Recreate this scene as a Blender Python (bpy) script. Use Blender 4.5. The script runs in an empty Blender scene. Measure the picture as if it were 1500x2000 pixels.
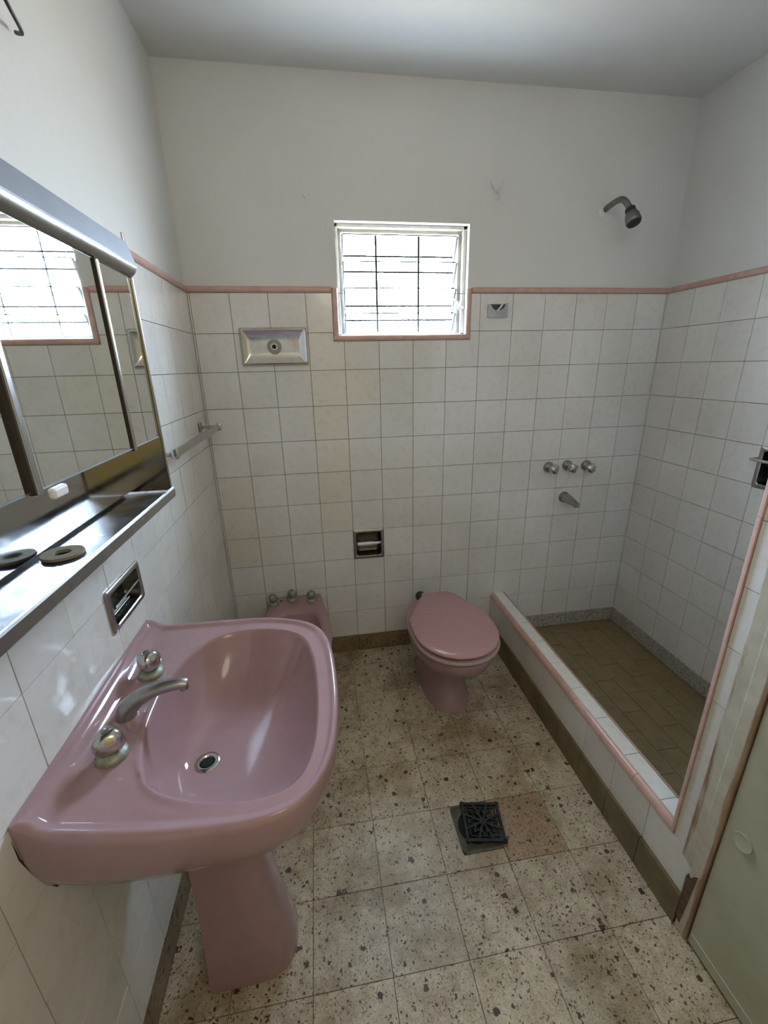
import bpy, bmesh, math, random
from mathutils import Vector, Matrix, noise

random.seed(7)
SC = bpy.context.scene
COL = SC.collection

# ------------------------------------------------------------------ camera
cam_d = bpy.data.cameras.new('camera')
cam = bpy.data.objects.new('camera', cam_d); COL.objects.link(cam)
ROW = ((0.98764, -0.15528, -0.02078), (-0.07169, -0.31525, -0.94630), (0.14006, 0.93611, -0.32247))
RX, RD, RF = [Vector(r) for r in ROW]
RX.normalize(); RF = (RF - RX * RF.dot(RX)).normalized(); RD = RF.cross(RX).normalized()
M = Matrix((RX, -RD, -RF)).transposed().to_4x4()
M.translation = Vector((0.4622, -1.9611, 1.4565))
cam.matrix_world = M
cam_d.sensor_fit = 'VERTICAL'; cam_d.sensor_height = 36; cam_d.sensor_width = 27
cam_d.lens = 831.97 / 2000 * 36
cam_d.clip_start = 0.02; cam_d.clip_end = 100
SC.camera = cam

# ------------------------------------------------------------------ world / light / exposure
W = bpy.data.worlds.new('sky'); SC.world = W; W.use_nodes = True
bg = W.node_tree.nodes['Background']
# blue sky above the horizon, warmer sunlit ground and walls below it
wt = W.node_tree; tc = wt.nodes.new('ShaderNodeTexCoord'); sx = wt.nodes.new('ShaderNodeSeparateXYZ')
cr = wt.nodes.new('ShaderNodeValToRGB'); mr = wt.nodes.new('ShaderNodeMapRange')
wt.links.new(tc.outputs['Generated'], sx.inputs[0]); wt.links.new(sx.outputs['Z'], mr.inputs[0])
mr.inputs[1].default_value = -0.35; mr.inputs[2].default_value = 0.45
wt.links.new(mr.outputs[0], cr.inputs[0]); wt.links.new(cr.outputs[0], bg.inputs[0])
cr.color_ramp.elements[0].color = (0.40, 0.37, 0.32, 1); cr.color_ramp.elements[1].color = (0.64, 0.79, 1.04, 1)
bg.inputs[1].default_value = 36.0

def portal(name, loc, rot, sx, sy):
    l = bpy.data.lights.new(name, 'AREA'); l.shape = 'RECTANGLE'; l.size = sx; l.size_y = sy
    l.cycles.is_portal = True
    o = bpy.data.objects.new(name, l); COL.objects.link(o); o.location = loc; o.rotation_euler = rot
    return o
portal('window_portal', (0.86, 0.215, 1.79), (math.radians(-90), 0, 0), 0.60, 0.46)

lamp_d = bpy.data.lights.new('warm_fill_light', 'POINT'); lamp_d.energy = 3.3  # added warm fill from behind the camera, no known lamp there
lamp_d.color = (1.0, 0.87, 0.70); lamp_d.shadow_soft_size = 0.26
lamp_o = bpy.data.objects.new('warm_fill_light', lamp_d); COL.objects.link(lamp_o)
lamp_o.location = (0.75, -2.25, 2.18)

SC.view_settings.view_transform = 'Standard'; SC.view_settings.look = 'None'
SC.view_settings.gamma = 1; SC.view_settings.use_curve_mapping = False
SC.view_settings.exposure = 1.60

# ------------------------------------------------------------------ materials
class NT:
    def __init__(s, name):
        s.m = bpy.data.materials.new(name); s.m.use_nodes = True
        s.t = s.m.node_tree; s.b = s.t.nodes['Principled BSDF']; s.out = s.t.nodes['Material Output']
    def n(s, ty, **k):
        x = s.t.nodes.new(ty)
        for a, v in k.items():
            if a in x.inputs: x.inputs[a].default_value = v
            else: setattr(x, a, v)
        return x
    def l(s, a, b): s.t.links.new(a, b)
    def noise(s, vec, scale, detail=4, rough=.55):
        x = s.n('ShaderNodeTexNoise'); x.inputs['Scale'].default_value = scale
        x.inputs['Detail'].default_value = detail; x.inputs['Roughness'].default_value = rough
        if vec is not None: s.l(vec, x.inputs['Vector'])
        return x.outputs['Fac']
    def ramp(s, fac, stops):
        r = s.n('ShaderNodeValToRGB'); cr = r.color_ramp
        while len(cr.elements) < len(stops): cr.elements.new(.5)
        for e, (p, c) in zip(cr.elements, stops):
            e.position = p; e.color = (*c, 1) if len(c) == 3 else c
        s.l(fac, r.inputs[0]); return r.outputs[0]
    def mix(s, fac, a, b, mode='MIX'):
        x = s.n('ShaderNodeMix', data_type='RGBA', blend_type=mode)
        for sock, v in ((x.inputs[0], fac), (x.inputs[6], a), (x.inputs[7], b)):
            if isinstance(v, (int, float)): sock.default_value = v
            elif isinstance(v, tuple): sock.default_value = (*v, 1)
            else: s.l(v, sock)
        return x.outputs[2]
    def math(s, op, a, b=0.0, clamp=False):
        x = s.n('ShaderNodeMath', operation=op, use_clamp=clamp)
        for sock, v in ((x.inputs[0], a), (x.inputs[1], b)):
            if isinstance(v, (int, float)): sock.default_value = v
            else: s.l(v, sock)
        return x.outputs[0]
    def bump(s, h, strength=.2, dist=.002):
        x = s.n('ShaderNodeBump'); x.inputs['Strength'].default_value = strength
        x.inputs['Distance'].default_value = dist; s.l(h, x.inputs['Height'])
        s.l(x.outputs[0], s.b.inputs['Normal']); return x
    def pos(s): return s.n('ShaderNodeNewGeometry').outputs['Position']
    def rand(s): return s.n('ShaderNodeObjectInfo').outputs['Random']

def setp(b, **k):
    for a, v in k.items():
        s = b.inputs[a.replace('_', ' ')]
        s.default_value = (*v, 1) if isinstance(v, tuple) else v

MT = {}
def simple(name, col, rough=.5, metal=0, nscale=None, namt=.15, bump=0, bscale=300, spec=.5, dark=None):
    t = NT(name); setp(t.b, Base_Color=col, Roughness=rough, Metallic=float(metal))
    t.b.inputs['Specular IOR Level'].default_value = spec
    p = t.pos()
    if nscale:
        f = t.noise(p, nscale, 5)
        d = dark or tuple(c * (1 - namt * 2) for c in col)
        c = t.ramp(f, [(.30, d), (.62, col)])
        t.l(c, t.b.inputs['Base Color'])
    if bump: t.bump(t.noise(p, bscale, 4), bump, .002)
    MT[name] = t.m; return t

def tile_mat(name, c1, c2, rough=.10):
    t = NT(name); r = t.rand(); p = t.pos()
    base = t.ramp(r, [(0, c1), (1, c2)])
    f = t.noise(p, 2.2, 5); dirt = t.ramp(f, [(.35, (.90, .885, .85)), (.62, (1, 1, 1))])
    c = t.mix(1.0, base, dirt, 'MULTIPLY')
    f2 = t.noise(p, 38, 5); c = t.mix(1.0, c, t.ramp(f2, [(.30, (.93, .92, .89)), (.5, (1, 1, 1))]), 'MULTIPLY')
    t.l(c, t.b.inputs['Base Color']); setp(t.b, Roughness=rough)
    t.bump(t.noise(p, 9, 2), .25, .0025)
    MT[name] = t.m
tile_mat('tile_white', (.735, .722, .700), (.790, .777, .755))
tile_mat('tile_yellowed', (.735, .712, .640), (.775, .752, .690))
simple('grout', (.16, .135, .105), .9, nscale=12, namt=.3)
t = simple('plaster', (.70, .70, .68), .75, nscale=1.6, namt=.03, bump=.35, bscale=55)
simple('ceiling_paint', (.70, .70, .68), .85, nscale=1.2, namt=.04, bump=.3, bscale=60)
simple('pink_trim', (.60, .385, .325), .28, nscale=25, namt=.08, bump=.2, bscale=60)
simple('sanitary_pink', (.375, .238, .252), .09, nscale=30, namt=.03)
simple('lid_pink', (.45, .262, .272), .22, nscale=60, namt=.04)
simple('seat_pink', (.44, .315, .285), .3, nscale=60, namt=.05)
simple('frame_cream', (.50, .49, .44), .45, nscale=30, namt=.1)
simple('aluminium', (.62, .64, .66), .35, 1)
simple('black_rubber', (.02, .02, .02), .5)
simple('black_hole', (.006, .006, .006), .9)
simple('ochre_panel', (.74, .52, .17), .8, nscale=2, namt=.1)
simple('olive_base', (.19, .145, .068), .30, nscale=9, namt=.25, bump=.2, bscale=30)
simple('shower_tile', (.26, .195, .10), .40, nscale=30, namt=.12, bump=.3, bscale=60)
simple('shower_joint', (.42, .36, .23), .8, nscale=20, namt=.2)
simple('granite', (.52, .48, .42), .5, nscale=110, namt=.34, bump=.3, bscale=90)
simple('putty', (.36, .33, .25), .7, nscale=60, namt=.1)
simple('white_plastic', (.75, .76, .76), .3)
simple('iron', (.022, .024, .022), .55, .3, nscale=40, namt=.3, bump=.6, bscale=120)
simple('cement', (.115, .105, .08), .9, nscale=30, namt=.25, bump=.6, bscale=80)
simple('fibre_washer', (.30, .27, .20), .7, nscale=60, namt=.1, bump=.4)
simple('bar_iron', (.0035, .0036, .0038), 1, spec=0)
simple('clip_grey', (.22, .23, .24), .8, spec=.1)
simple('painted_hook', (.70, .69, .66), .5)
simple('limed', (.34, .36, .28), .45, .35, nscale=60, namt=.2, bump=.4, bscale=200)
simple('bare_wood', (.15, .09, .05), .8, nscale=60, namt=.25)
simple('dark_recess', (.05, .048, .042), .5)
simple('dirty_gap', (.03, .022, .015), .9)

def chrome(name, col, rough, dirt=.22, scale=22):
    t = NT(name); p = t.pos(); setp(t.b, Metallic=1.0, Roughness=rough)
    f = t.noise(p, scale, 6, .65)
    t.l(t.ramp(f, [(.30, tuple(c * (1 - dirt) for c in col)), (.60, col)]), t.b.inputs['Base Color'])
    t.l(t.ramp(f, [(.25, (min(1, rough + .13),) * 3), (.65, (rough,) * 3)]), t.b.inputs['Roughness'])
    MT[name] = t.m; return t
chrome('chrome', (.60, .59, .57), .10)
chrome('chrome_dull', (.42, .41, .39), .28)
chrome('chrome_grey', (.25, .26, .25), .35)
chrome('steel', (.46, .455, .46), .20, .06, 10)
chrome('steel_polish', (.46, .45, .43), .05, .08, 8)
chrome('brushed', (.27, .285, .315), .55, .05, 8)
chrome('steel_dark', (.30, .29, .27), .24, .02, 2)
chrome('recess_steel', (.16, .155, .14), .22, .2, 20)
t = NT('mirror'); setp(t.b, Metallic=1.0, Roughness=.015, Base_Color=(.80, .83, .81)); MT['mirror'] = t.m

# smeared old steel shelf with white lime marks
t = NT('shelf_steel'); p = t.pos(); setp(t.b, Metallic=1.0, Roughness=.2)
f = t.noise(p, 14, 7, .7)
t.l(t.ramp(f, [(.36, (.20, .21, .235)), (.62, (.36, .375, .39))]), t.b.inputs['Base Color'])
t.l(t.ramp(f, [(.36, (.22,) * 3), (.62, (.48,) * 3)]), t.b.inputs['Roughness']); MT['shelf_steel'] = t.m

# terrazzo
def terrazzo(name, base, base2, dirtc, chip_amt=.30, darkmul=1.0):
    t = NT(name); p = t.pos(); r = t.rand()
    off = t.n('ShaderNodeVectorMath', operation='SCALE'); off.inputs[0].default_value = (31.7, 17.3, 5.1)
    t.l(r, off.inputs['Scale'])
    ad = t.n('ShaderNodeVectorMath', operation='ADD'); t.l(p, ad.inputs[0]); t.l(off.outputs[0], ad.inputs[1])
    v = ad.outputs[0]
    wob = t.n('ShaderNodeTexNoise'); wob.inputs['Scale'].default_value = 120; t.l(v, wob.inputs['Vector'])
    sub = t.n('ShaderNodeVectorMath', operation='MULTIPLY_ADD'); t.l(wob.outputs['Color'], sub.inputs[0])
    sub.inputs[1].default_value = (.013, .013, .013); t.l(v, sub.inputs[2])
    vv = sub.outputs[0]
    c = t.ramp(t.noise(v, 26, 6, .7), [(.30, base2), (.62, base)])
    gr = t.ramp(t.noise(v, 230, 3, .7), [(.36, (.68, .64, .57)), (.56, (1, 1, 1))])
    c = t.mix(1.0, c, gr, 'MULTIPLY')
    for scale, thr, sel, metric, cols in ((170, .34, .36, 'CHEBYCHEV', [(0, (.16, .10, .06)), (.5, (.22, .14, .08)), (1, (.28, .24, .17))]),
                                          (95, .34, .20, 'EUCLIDEAN', [(0, (.10, .055, .035)), (.45, (.17, .075, .045)), (1, (.14, .10, .06))]),
                                          (52, .30, .12, 'CHEBYCHEV', [(0, (.07, .035, .025)), (.45, (.15, .06, .035)), (1, (.10, .07, .045))]),
                                          (30, .24, .055, 'EUCLIDEAN', [(0, (.14, .055, .035)), (.5, (.05, .03, .02)), (1, (.17, .08, .05))])):
        vo = t.n('ShaderNodeTexVoronoi', distance=metric); vo.inputs['Scale'].default_value = scale; t.l(vv, vo.inputs['Vector'])
        sp = t.n('ShaderNodeSeparateColor'); t.l(vo.outputs['Color'], sp.inputs[0])
        on = t.math('LESS_THAN', sp.outputs[0], sel * chip_amt / .26)
        rad = t.math('MULTIPLY', t.math('POWER', sp.outputs[1], 1.6), thr); rad = t.math('ADD', rad, thr * .30)
        ins = t.math('LESS_THAN', vo.outputs['Distance'], rad)
        fac = t.math('MULTIPLY', on, ins)
        cc = t.ramp(sp.outputs[2], [(p_, tuple(v_ * m_ for v_, m_ in zip(c_, (.62, .66, .62)))) for p_, c_ in cols])
        c = t.mix(fac, c, cc)
    d = t.ramp(t.noise(p, 4.2, 7, .66), [(.36, dirtc), (.56, (1, 1, 1))])
    c = t.mix(1.0, c, d, 'MULTIPLY')
    tone = t.ramp(r, [(0, (.90, .89, .87)), (1, (1.05, 1.04, 1.0))]); c = t.mix(1.0, c, tone, 'MULTIPLY')
    t.l(c, t.b.inputs['Base Color']); setp(t.b, Roughness=.42)
    t.bump(t.noise(p, 90, 4), .15, .001)
    MT[name] = t.m
terrazzo('terrazzo', (.63, .565, .455), (.43, .37, .275), (.62, .53, .41))
terrazzo('terrazzo_patch', (.42, .30, .20), (.34, .23, .145), (.8, .76, .70), .5)
terrazzo('terrazzo_base', (.34, .27, .17), (.22, .165, .095), (.7, .62, .5))
simple('floor_grout', (.27, .22, .15), .9, nscale=14, namt=.3)

# worn painted door frame: cream paint, rusty wood showing where it has rubbed off
def worn(name, edge0, edge1, axis='Y'):
    t = NT(name); p = t.pos(); sx = t.n('ShaderNodeSeparateXYZ'); t.l(p, sx.inputs[0])
    n1 = t.noise(p, 22, 6, .7)
    g = t.n('ShaderNodeMapRange'); t.l(sx.outputs[axis], g.inputs[0])
    g.inputs[1].default_value = edge0; g.inputs[2].default_value = edge1
    mp = t.n('ShaderNodeMapping'); mp.inputs['Scale'].default_value = (30, 30, 3.2); t.l(p, mp.inputs['Vector'])
    n2 = t.noise(mp.outputs[0], 1, 6, .6)
    f = t.math('ADD', g.outputs[0], t.math('MULTIPLY', t.math('SUBTRACT', n2, .5), 1.5))
    paint = t.ramp(n1, [(.3, (.44, .41, .32)), (.6, (.56, .53, .43))])
    wood = t.ramp(t.noise(mp.outputs[0], 3, 4), [(.35, (.27, .16, .10)), (.65, (.42, .31, .22))])
    c = t.mix(t.ramp(f, [(.42, (0, 0, 0)), (.60, (1, 1, 1))]), wood, paint)
    t.l(c, t.b.inputs['Base Color']); setp(t.b, Roughness=.6); t.bump(n1, .4, .002)
    MT[name] = t.m
worn('worn_plaster', -1.300, -1.350)
worn('worn_jamb', -1.392, -1.366)
t = NT('door_paint'); p = t.pos(); n = t.noise(p, 5, 6, .6)
t.l(t.ramp(n, [(.32, (.38, .37, .26)), (.52, (.44, .44, .33)), (.7, (.47, .46, .35))]), t.b.inputs['Base Color'])
setp(t.b, Roughness=.38); t.bump(t.noise(p, 40, 3), .15, .002); MT['door_paint'] = t.m

# thin patterned louvre glass: see-through sheet with a gloss and a little milky scatter
t = NT('louvre_glass'); nt = t.t
for nd in list(nt.nodes):
    if nd != t.out: nt.nodes.remove(nd)
tr = t.n('ShaderNodeBsdfTransparent'); tr.inputs[0].default_value = (.93, .98, .98, 1)
gl = t.n('ShaderNodeBsdfGlossy'); gl.inputs['Roughness'].default_value = .08
tl = t.n('ShaderNodeBsdfTranslucent'); tl.inputs[0].default_value = (.85, .93, .95, 1)
lw = t.n('ShaderNodeLayerWeight'); lw.inputs[0].default_value = .5
frm = t.math('ADD', t.math('MULTIPLY', t.math('POWER', lw.outputs['Facing'], 1.9), 1.0), .04, True)
bp = t.n('ShaderNodeBump'); bp.inputs['Strength'].default_value = .5; bp.inputs['Distance'].default_value = .003
t.l(t.noise(t.pos(), 130, 2), bp.inputs['Height']); t.l(bp.outputs[0], gl.inputs['Normal']); 
m1 = t.n('ShaderNodeMixShader'); m1.inputs[0].default_value = .0; t.l(tr.outputs[0], m1.inputs[1]); t.l(tl.outputs[0], m1.inputs[2])
m2 = t.n('ShaderNodeMixShader'); t.l(frm, m2.inputs[0]); t.l(m1.outputs[0], m2.inputs[1]); t.l(gl.outputs[0], m2.inputs[2])
t.l(m2.outputs[0], t.out.inputs[0]); MT['louvre_glass'] = t.m
simple('glass_edge', (.003, .0035, .004), 1, spec=0)

# ------------------------------------------------------------------ helpers
def link(name, me, mat=None, parent=None, smooth=None):
    if isinstance(me, bmesh.types.BMesh):
        bm = me; bmesh.ops.recalc_face_normals(bm, faces=bm.faces)
        me = bpy.data.meshes.new(name); bm.to_mesh(me); bm.free()
    if mat and not me.materials: me.materials.append(MT[mat])
    if smooth:
        for p in me.polygons: p.use_smooth = True
        me.set_sharp_from_angle(angle=math.radians(smooth))
    o = bpy.data.objects.new(name, me); COL.objects.link(o)
    if parent: o.parent = parent
    return o

def thing(name, label, cat, loc=(0, 0, 0), rz=0, group=None):
    o = bpy.data.objects.new(name, None); COL.objects.link(o); o.empty_display_size = .05
    o.location = loc; o.rotation_euler = (0, 0, rz); o['label'] = label; o['category'] = cat
    if group: o['group'] = group
    return o
def tag(o, label, cat, group=None):
    o['label'] = label; o['category'] = cat
    if group: o['group'] = group
    return o
def struct(o, label=None, cat=None):
    o['kind'] = 'structure'
    if label: o['label'] = label
    if cat: o['category'] = cat
    return o

def box(bm, x0, x1, y0, y1, z0, z1, bev=0, seg=2):
    vs = [bm.verts.new((x, y, z)) for x in (x0, x1) for y in (y0, y1) for z in (z0, z1)]
    F = [bm.faces.new([vs[i] for i in f]) for f in ((0, 1, 3, 2), (4, 6, 7, 5), (0, 4, 5, 1), (2, 3, 7, 6), (0, 2, 6, 4), (1, 5, 7, 3))]
    if bev:
        es = list({e for f in F for e in f.edges})
        bmesh.ops.bevel(bm, geom=es, offset=bev, segments=seg, profile=.5, affect='EDGES')
    return bm
def bx(*a, **k):
    bm = bmesh.new(); return box(bm, *a, **k)

def loft(rings, cap0=True, cap1=True, bm=None, closed=True):
    bm = bm or bmesh.new(); R = [[bm.verts.new(p) for p in r] for r in rings]; n = len(R[0])
    for a, b in zip(R, R[1:]):
        for i in range(n if closed else n - 1):
            j = (i + 1) % n
            try: bm.faces.new((a[i], a[j], b[j], b[i]))
            except ValueError: pass
    if cap0: bm.faces.new(R[0])
    if cap1: bm.faces.new(R[-1])
    return bm

def frame_of(d):
    d = d.normalized(); up = Vector((0, 0, 1)) if abs(d.z) < .95 else Vector((1, 0, 0))
    a = d.cross(up).normalized(); b = a.cross(d).normalized(); return a, b

def tube(pts, rad, n=14, sx=1, sy=1, bm=None):
    pts = [Vector(p) for p in pts]; rad = rad if isinstance(rad, (list, tuple)) else [rad] * len(pts)
    rings = []; a = None
    for i, p in enumerate(pts):
        d = (pts[min(i + 1, len(pts) - 1)] - pts[max(i - 1, 0)]).normalized()
        if a is None: a, b = frame_of(d)
        else: a = (a - d * a.dot(d)).normalized(); b = a.cross(d).normalized()
        rings.append([p + a * math.cos(t) * rad[i] * sx + b * math.sin(t) * rad[i] * sy for t in [2 * math.pi * k / n for k in range(n)]])
    return loft(rings, bm=bm)

def lathe(prof, o, d, n=24, lobes=0, amp=0, bm=None, cap=True):
    """prof: list of (radius, distance along d)"""
    o = Vector(o); d = Vector(d).normalized(); a, b = frame_of(d); rings = []
    for r, h in prof:
        rings.append([o + d * h + (a * math.cos(t) + b * math.sin(t)) * max(r, 1e-5) * (1 + amp * math.cos(lobes * t)) for t in [2 * math.pi * k / n for k in range(n)]])
    return loft(rings, cap, cap, bm=bm)

def bez(pts, n=8):
    """Catmull-Rom through points"""
    P = [Vector(p) for p in pts]; P = [P[0]] + P + [P[-1]]; out = []
    for i in range(1, len(P) - 2):
        for k in range(n):
            t = k / n
            out.append(.5 * ((2 * P[i]) + (P[i + 1] - P[i - 1]) * t + (2 * P[i - 1] - 5 * P[i] + 4 * P[i + 1] - P[i + 2]) * t * t + (3 * P[i] - P[i - 1] - 3 * P[i + 1] + P[i + 2]) * t ** 3))
    out.append(P[-2]); return out

# ---- tiles --------------------------------------------------------
TC = {}
def tile_mesh(poly, mat, thick=.006, ch=.0009):
    key = (tuple((round(x, 4), round(y, 4)) for x, y in poly), mat, thick)
    if key in TC: return TC[key]
    bm = bmesh.new(); f = bm.faces.new([bm.verts.new((x, y, -ch * .8)) for x, y in poly])
    if f.calc_area() > 0 and f.normal.z < 0: f.normal_flip()
    outer = list(f.edges)
    bmesh.ops.inset_region(bm, faces=[f], thickness=ch, depth=ch * .8)
    outer = [e for e in bm.edges if e.is_boundary]
    g = bmesh.ops.extrude_edge_only(bm, edges=outer)
    for v in [v for v in g['geom'] if isinstance(v, bmesh.types.BMVert)]: v.co.z = -thick
    bm.normal_update()
    me = bpy.data.meshes.new('tile'); bm.to_mesh(me); bm.free(); me.materials.append(MT[mat]); TC[key] = me
    return me

def rect_minus(x0, x1, y0, y1, h):
    """rectangle with one rectangular hole cut out of a side or corner -> polygon or None"""
    hx0, hx1, hy0, hy1 = h
    if hx1 <= x0 or hx0 >= x1 or hy1 <= y0 or hy0 >= y1: return [(x0, y0), (x1, y0), (x1, y1), (x0, y1)]
    cx0, cx1, cy0, cy1 = max(x0, hx0), min(x1, hx1), max(y0, hy0), min(y1, hy1)
    fx, fy = (cx0 <= x0 and cx1 >= x1), (cy0 <= y0 and cy1 >= y1)
    if fx and fy: return None
    if fx: return [(x0, y0), (x1, y0), (x1, cy0), (x0, cy0)] if cy1 >= y1 else [(x0, cy1), (x1, cy1), (x1, y1), (x0, y1)]
    if fy: return [(x0, y0), (cx0, y0), (cx0, y1), (x0, y1)] if cx1 >= x1 else [(cx1, y0), (x1, y0), (x1, y1), (cx1, y1)]
    if cy1 >= y1 and cx1 >= x1: return [(x0, y0), (x1, y0), (x1, cy0), (cx0, cy0), (cx0, y1), (x0, y1)]
    if cy1 >= y1 and cx0 <= x0: return [(x0, y0), (x1, y0), (x1, y1), (cx1, y1), (cx1, cy0), (x0, cy0)]
    if cy0 <= y0 and cx1 >= x1: return [(x0, y0), (cx0, y0), (cx0, cy1), (x1, cy1), (x1, y1), (x0, y1)]
    if cy0 <= y0 and cx0 <= x0: return [(x0, cy1), (cx1, cy1), (cx1, y0), (x1, y0), (x1, y1), (x0, y1)]
    return [(x0, y0), (x1, y0), (x1, y1), (x0, y1)]

def tiles(parent, O, U, V, N, us, vs, mat='tile_white', holes=(), gap=.0020, name='tile', tilt=.0022, matf=None, thick=.006, skip=None):
    O, U, V, N = Vector(O), Vector(U), Vector(V), Vector(N); R = Matrix((U, V, N)).transposed()
    for i, (u0, u1) in enumerate(zip(us, us[1:])):
        for j, (v0, v1) in enumerate(zip(vs, vs[1:])):
            if skip and skip(i, j): continue
            if u1 - u0 < .004 or v1 - v0 < .004: continue
            poly = [(u0, v0), (u1, v0), (u1, v1), (u0, v1)]
            for h in holes:
                poly = rect_minus(u0, u1, v0, v1, h)
                if poly is None or len(poly) != 4 or poly != [(u0, v0), (u1, v0), (u1, v1), (u0, v1)]: break
            if poly is None: continue
            xs = [p[0] for p in poly]; ys = [p[1] for p in poly]
            cu, cv = (min(xs) + max(xs)) / 2, (min(ys) + max(ys)) / 2; g = gap / 2
            def sh(x, y):   # shrink by half the joint
                def s1(a, lo, hi, inner): return a
                return (x, y)
            loc = []
            n = len(poly)
            for k in range(n):
                p0, p, p2 = Vector(poly[k - 1]), Vector(poly[k]), Vector(poly[(k + 1) % n])
                e1 = (p - p0).normalized(); e2 = (p2 - p).normalized()
                n1 = Vector((-e1.y, e1.x)); n2 = Vector((-e2.y, e2.x)); q = p + (n1 + n2) * g
                loc.append((q.x - cu, q.y - cv))
            m = matf(i, j) if matf else mat
            o = link(name, tile_mesh(loc, m, thick), parent=parent)
            W_ = O + U * cu + V * cv + N * random.uniform(-.0004, .0003)
            t = Matrix.Rotation(random.gauss(0, tilt), 3, U) @ Matrix.Rotation(random.gauss(0, tilt), 3, V)
            mw = (t @ R).to_4x4(); mw.translation = W_
            o.matrix_world = mw

def steps(a, b, s, off=0.0):
    """joint positions from a to b with spacing s, lines at off + k*s"""
    out = [a]; k = math.ceil((a - off) / s + 1e-6)
    while off + k * s < b - 1e-4:
        if off + k * s > a + 1e-4: out.append(off + k * s)
        k += 1
    out.append(b); return out

def cut(o, x0, x1, y0, y1, z0, z1):
    """cut a box-shaped pocket out of a wall mesh"""
    cm = bpy.data.meshes.new('cut'); bm = bx(x0, x1, y0, y1, z0, z1); bmesh.ops.recalc_face_normals(bm, faces=bm.faces); bm.to_mesh(cm); bm.free()
    co_ = bpy.data.objects.new('cut', cm); COL.objects.link(co_)
    md = o.modifiers.new('b', 'BOOLEAN'); md.operation = 'DIFFERENCE'; md.object = co_; md.solver = 'EXACT'
    dg = bpy.context.evaluated_depsgraph_get(); dg.update()
    me = bpy.data.meshes.new_from_object(o.evaluated_get(dg)); o.modifiers.clear(); o.data = me
    bpy.data.objects.remove(co_, do_unlink=True)

T = .15; Z0 = .098; ZT = 1.748; ZC = 2.468; XL = -.008; XR = 2.098; YF = -2.6; XC = 1.335
rows = [Z0 + T * k for k in range(12)]
X, Y, Z = Vector((1, 0, 0)), Vector((0, 1, 0)), Vector((0, 0, 1))
D = .0055   # tile body depth in front of the bed

# ------------------------------------------------------------------ floor
fl = struct(link('floor', bx(XL - .1, XR + .1, YF - .1, .15, -.1, -D), 'floor_grout'), 'worn terrazzo tile floor')
fx = steps(XL, XC + .01, .2, .155); fy = steps(YF, 0, .2, -.13)
DR = (.824, .962, -1.086, -.932)      # the drain opening
def fm(i, j):
    return 'terrazzo_patch' if abs(fx[i] - .955) < .01 and abs(fy[j] + 1.13) < .01 else 'terrazzo'
tiles(fl, (0, 0, 0), X, Y, Z, fx, fy, matf=fm, gap=.0017, holes=[DR], tilt=.0012,
      skip=lambda i, j: abs(fx[i] - .755) < .01 and abs(fy[j] + 1.13) < .01)
# the tile around the drain, cut on its right-hand side
tiles(fl, (0, 0, 0), X, Y, Z, [.755, .955], [-1.13, -.93], 'terrazzo', gap=.0022, holes=[(.824, .97, -1.088, -.90)], tilt=.001)

# ------------------------------------------------------------------ back wall with its window opening
WX0, WX1, WZ0, WZ1 = .583, 1.140, 1.587, 2.006
def wall_with_hole(x0, x1, y0, y1, z0, z1, hx0, hx1, hz0, hz1, bm=None):
    bm = bm or bmesh.new()
    xs = [x0, hx0, hx1, x1]; zs = [z0, hz0, hz1, z1]
    V_ = {(i, j, k): bm.verts.new((xs[i], (y0, y1)[k], zs[j])) for i in range(4) for j in range(4) for k in range(2)}
    for k in range(2):
        for i in range(3):
            for j in range(3):
                if (i, j) != (1, 1): bm.faces.new([V_[i, j, k], V_[i + 1, j, k], V_[i + 1, j + 1, k], V_[i, j + 1, k]])
    for a, b in (((1, 1), (2, 1)), ((2, 1), (2, 2)), ((2, 2), (1, 2)), ((1, 2), (1, 1))):
        bm.faces.new([V_[*a, 0], V_[*b, 0], V_[*b, 1], V_[*a, 1]])
    for i in range(3):
        for j in (0, 3): bm.faces.new([V_[i, j, 0], V_[i + 1, j, 0], V_[i + 1, j, 1], V_[i, j, 1]])
        for j in (0, 3): bm.faces.new([V_[j, i, 0], V_[j, i + 1, 0], V_[j, i + 1, 1], V_[j, i, 1]])
    return bm
wb = struct(link('wall_back', wall_with_hole(XL - .15, XR + .15, .0, .20, -.1, ZC + .1, WX0, WX1, WZ0, WZ1), 'plaster'),
            'back wall, white tiles below and white plaster above')
wb_bed = link('tile_bed', wall_with_hole(XL, XR, -.0012, .0, .0, ZT, WX0, WX1, WZ0, ZT - .002), 'grout', wb)
cut(wb, .612, .738, -.01, .065, .560, .686); cut(wb_bed, .612, .738, -.02, .01, .560, .686)
us = [XL] + [T * k for k in range(14)] + [XR]
YB = -.0070   # tile face of the back wall
def bm_(i, j):
    k = i - 1
    yel = {(3, 8), (3, 7), (3, 6), (3, 5), (3, 4), (0, 4), (0, 3), (3, 9), (0, 5), (4, 8)}
    return 'tile_yellowed' if (k, j) in yel else 'tile_white'
NICHE = (.600, .750, .548, .698)
tiles(wb, (0, YB, 0), X, Z, -Y, us, rows, holes=[(.557, 1.158, 1.563, 3)], matf=bm_, tilt=.0028,
      skip=lambda i, j: abs(us[i] - .6) < .01 and abs(rows[j] - .548) < .01)
tiles(wb, (0, YB, 0), X, Z, -Y, steps(XL, XC, .3, .155 + .15), [0, Z0], 'terrazzo_base', name='baseboard_tile', gap=.003)
tiles(wb, (0, YB - .006, 0), X, Z, -Y, steps(1.42, XR, .3, 1.50), [.02, Z0 + .002], 'granite', name='baseboard_tile', gap=.003, thick=.012)

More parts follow.
